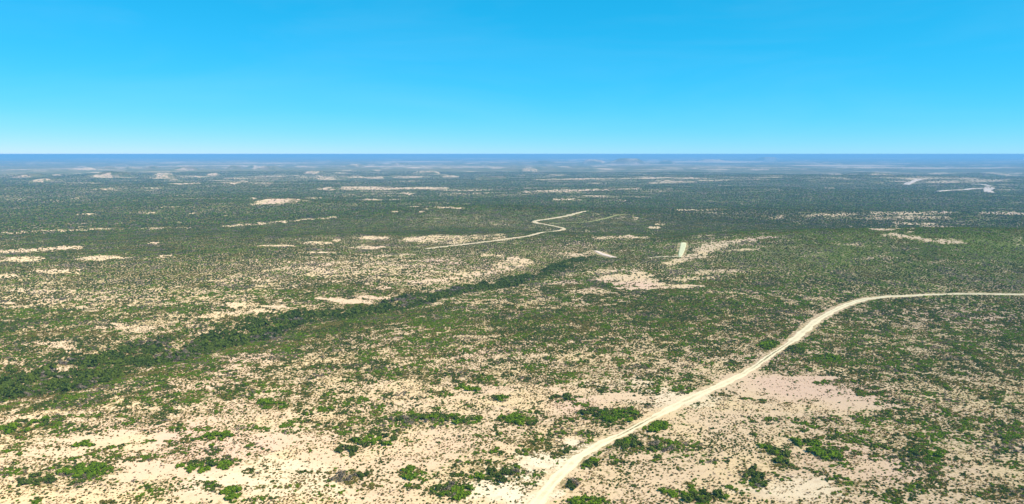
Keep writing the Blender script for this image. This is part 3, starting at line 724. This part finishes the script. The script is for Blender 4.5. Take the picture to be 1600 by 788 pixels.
# small tufts and twiggy plants
x, y = grid(120, 580, .95)
B, A, S = fields(x, y); n = len(x)
c = noise(x, y, 6, 98) + .5 * noise(x, y, 20, 99)
p = np.interp(B, [0, .3, .6, .85, 1], [.7, .7, .55, .24, .10]) * np.clip(1 + 2.2 * c, .05, 2.2)
p = p * (1 - ss(400, 580, np.hypot(x, y)))
m = (rng.random(n) < p); x, y, B = x[m], y[m], B[m]; m = clear_of(x, y); x, y, B = x[m], y[m], B[m]; n = len(x)
r = rng.uniform(.22, .66, n) * (1.2 - .4 * B)
t_ = noise(x, y, 30, 100) + rng.normal(0, .35, n)
pk = np.where(t_ > .12, rng.integers(0, 3, n), np.where(t_ > -.05, rng.integers(3, 6, n), np.where(t_ > -.22, rng.integers(6, 8, n), rng.integers(8, 11, n))))
print('tufts', n)
scatter('dry_tufts', x, y, pk, r, r * rng.uniform(.8, 1.3, n), rng.random(n), tuft_list, kind='stuff', label='small dry brown and olive tufts dotted over the sand')
# middle distance
x, y = grid(400, 1250, 1.5)
B, A, S = fields(x, y); n = len(x); dens = 1 - B
c1 = noise(x, y, 15, 101) + .6 * noise(x, y, 6, 102) + .4 * noise(x, y, 50, 103)
thr = np.interp(dens, [0, .1, .3, .5, .7, 1], [1.5, .7, .34, .14, -.1, -.7])
p = ss(thr - .1, thr + .2, c1) * .85 + np.interp(dens, [0, .15, .4, .6, 1], [.03, .12, .28, .42, .64])
D = np.hypot(x, y); p = p * ss(430, 620, D) * (1 - ss(1000, 1300, D))
m = (rng.random(n) < p) & (A < .5); x, y = x[m], y[m]; m = clear_of(x, y); x, y = x[m], y[m]; n = len(x)
r = .42 + .62 * rng.random(n) ** 1.5 + .35 * (rng.random(n) < .1); k = pick_kind(x, y, n, 0)
print('mid', n)
scatter('distant_scrub', x, y, k * 3 + rng.integers(0, 3, n), r, r * rng.uniform(.6, .9, n), rng.random(n), mid_list, kind='stuff', label='mixed green scrub covering the middle distance')
# far
x, y = polar(950, 5200, .0025)
B, A, S = fields(x, y); n = len(x); dens = 1 - B; D = np.hypot(x, y)
c1 = noise(x, y, 34, 104) + .6 * noise(x, y, 90, 105)
thr = np.interp(dens, [0, .1, .3, .5, .7, 1], [1.5, .7, .3, .1, -.15, -.8])
p = ss(thr, thr + .3, c1) * .5 * dens + np.interp(dens, [0, .35, .7, 1], [.03, .22, .24, .30])
p = p * ss(1000, 1250, D)
m = rng.random(n) < p; x, y, D = x[m], y[m], D[m]; m = clear_of(x, y); x, y, D = x[m], y[m], D[m]; n = len(x)
r = D * .0012 * rng.uniform(.7, 1.4, n); hz = np.minimum(r, rng.uniform(.9, 1.9, n)); k = pick_kind(x, y, n, 0)
print('far', n)
scatter('far_scrub', x, y, k * 3 + rng.integers(0, 3, n), r, hz, rng.random(n), far_list, kind='stuff', label='dark scrub fading across the far plain')
# thicket in the creek bed
x, y = grid(230, 1250, 2.1)
m = dist_line(x, y, ARROYO) < 70; x, y = x[m], y[m]
B, A, S = fields(x, y); n = len(x)
m = (A > .5) & (rng.random(n) < .85) | (A > .08) & (rng.random(n) < .35); x, y, A = x[m], y[m], A[m]; m = clear_of(x, y); x, y, A = x[m], y[m], A[m]; n = len(x)
r = rng.uniform(1.0, 2.1, n) * (.6 + .5 * A) * (1 + .6 * (rng.random(n) < .12))
g = noise(x, y, 38, 107) + .15 * rng.normal(size=n)
pk = np.where(g > .33, 4 + rng.integers(0, 2, n), rng.integers(0, 4, n))
print('thicket', n)
scatter('thicket', x, y, pk, r, r * rng.uniform(.7, 1.15, n), np.clip(.5 + noise(x, y, 14, 108) + .2 * rng.normal(size=n), 0, 1), thick_list, kind='stuff', label='dense dark green thicket filling the winding dry creek')

# ------------------------------------------------------------------ lone mast on the ridge
def mast():
    P = at(926.5, 330.5); X, Y = P; z = float(H(P[:1], P[1:])[0]); hgt = 19.0
    e = bpy.data.objects.new('utility_pole', None); C.objects.link(e); e.location = (X, Y, z)
    e['label'] = 'lone slender dark utility pole at the far end of the zigzag dirt track'; e['category'] = 'utility pole'
    t = NT('weathered_wood'); co = t.n('ShaderNodeTexCoord').outputs['Object']; t.diffuse(t.mix(t.noise(co, 3), (.07, .055, .045), (.12, .10, .085)))
    V = []; F = []; n = 10
    for zz, rr in ((-.5, .42), (hgt * .5, .36), (hgt, .28)):
        for i in range(n): V.append((rr * math.cos(i * 2 * math.pi / n), rr * math.sin(i * 2 * math.pi / n), zz))
    sz = []
    for k in range(2):
        for i in range(n): F += [k * n + i, k * n + (i + 1) % n, (k + 1) * n + (i + 1) % n, (k + 1) * n + i]; sz.append(4)
    F += list(range(2 * n, 3 * n)); sz.append(n)
    link('pole', mesh_np('pole', V, F, sz, mat=t.m), e)
    def box(name, c, s):
        V = [(c[0] + a * s[0], c[1] + b * s[1], c[2] + d * s[2]) for a in (-1, 1) for b in (-1, 1) for d in (-1, 1)]
        F = [0, 1, 3, 2, 4, 6, 7, 5, 0, 4, 5, 1, 2, 3, 7, 6, 0, 2, 6, 4, 1, 5, 7, 3]
        return link(name, mesh_np(name, V, F, [4] * 6, mat=t.m), e)
    box('cross_arm', (0, -.42, hgt - 1.2), (1.5, .10, .12))
    return e
mast()

# ------------------------------------------------------------------ haze
def haze():
    t = NT('haze'); v = t.n('ShaderNodeVolumePrincipled')
    v.inputs['Color'].default_value = (.22, .54, .94, 1); v.inputs['Density'].default_value = HAZE_DENSITY
    v.inputs['Anisotropy'].default_value = 0.0
    t.l(v.outputs[0], t.out.inputs['Volume'])
    zmin, zmax, s = -90.0, 101.5, 70000.0
    V = [(a * s, b * s, c) for a in (-1, 1) for b in (-1, 1) for c in (zmin, zmax)]
    F = [0, 1, 3, 2, 4, 6, 7, 5, 0, 4, 5, 1, 2, 3, 7, 6, 0, 2, 6, 4, 1, 5, 7, 3]
    me = mesh_np('haze', V, F, [4] * 6, mat=t.m); link('haze', me, kind='stuff')
haze()
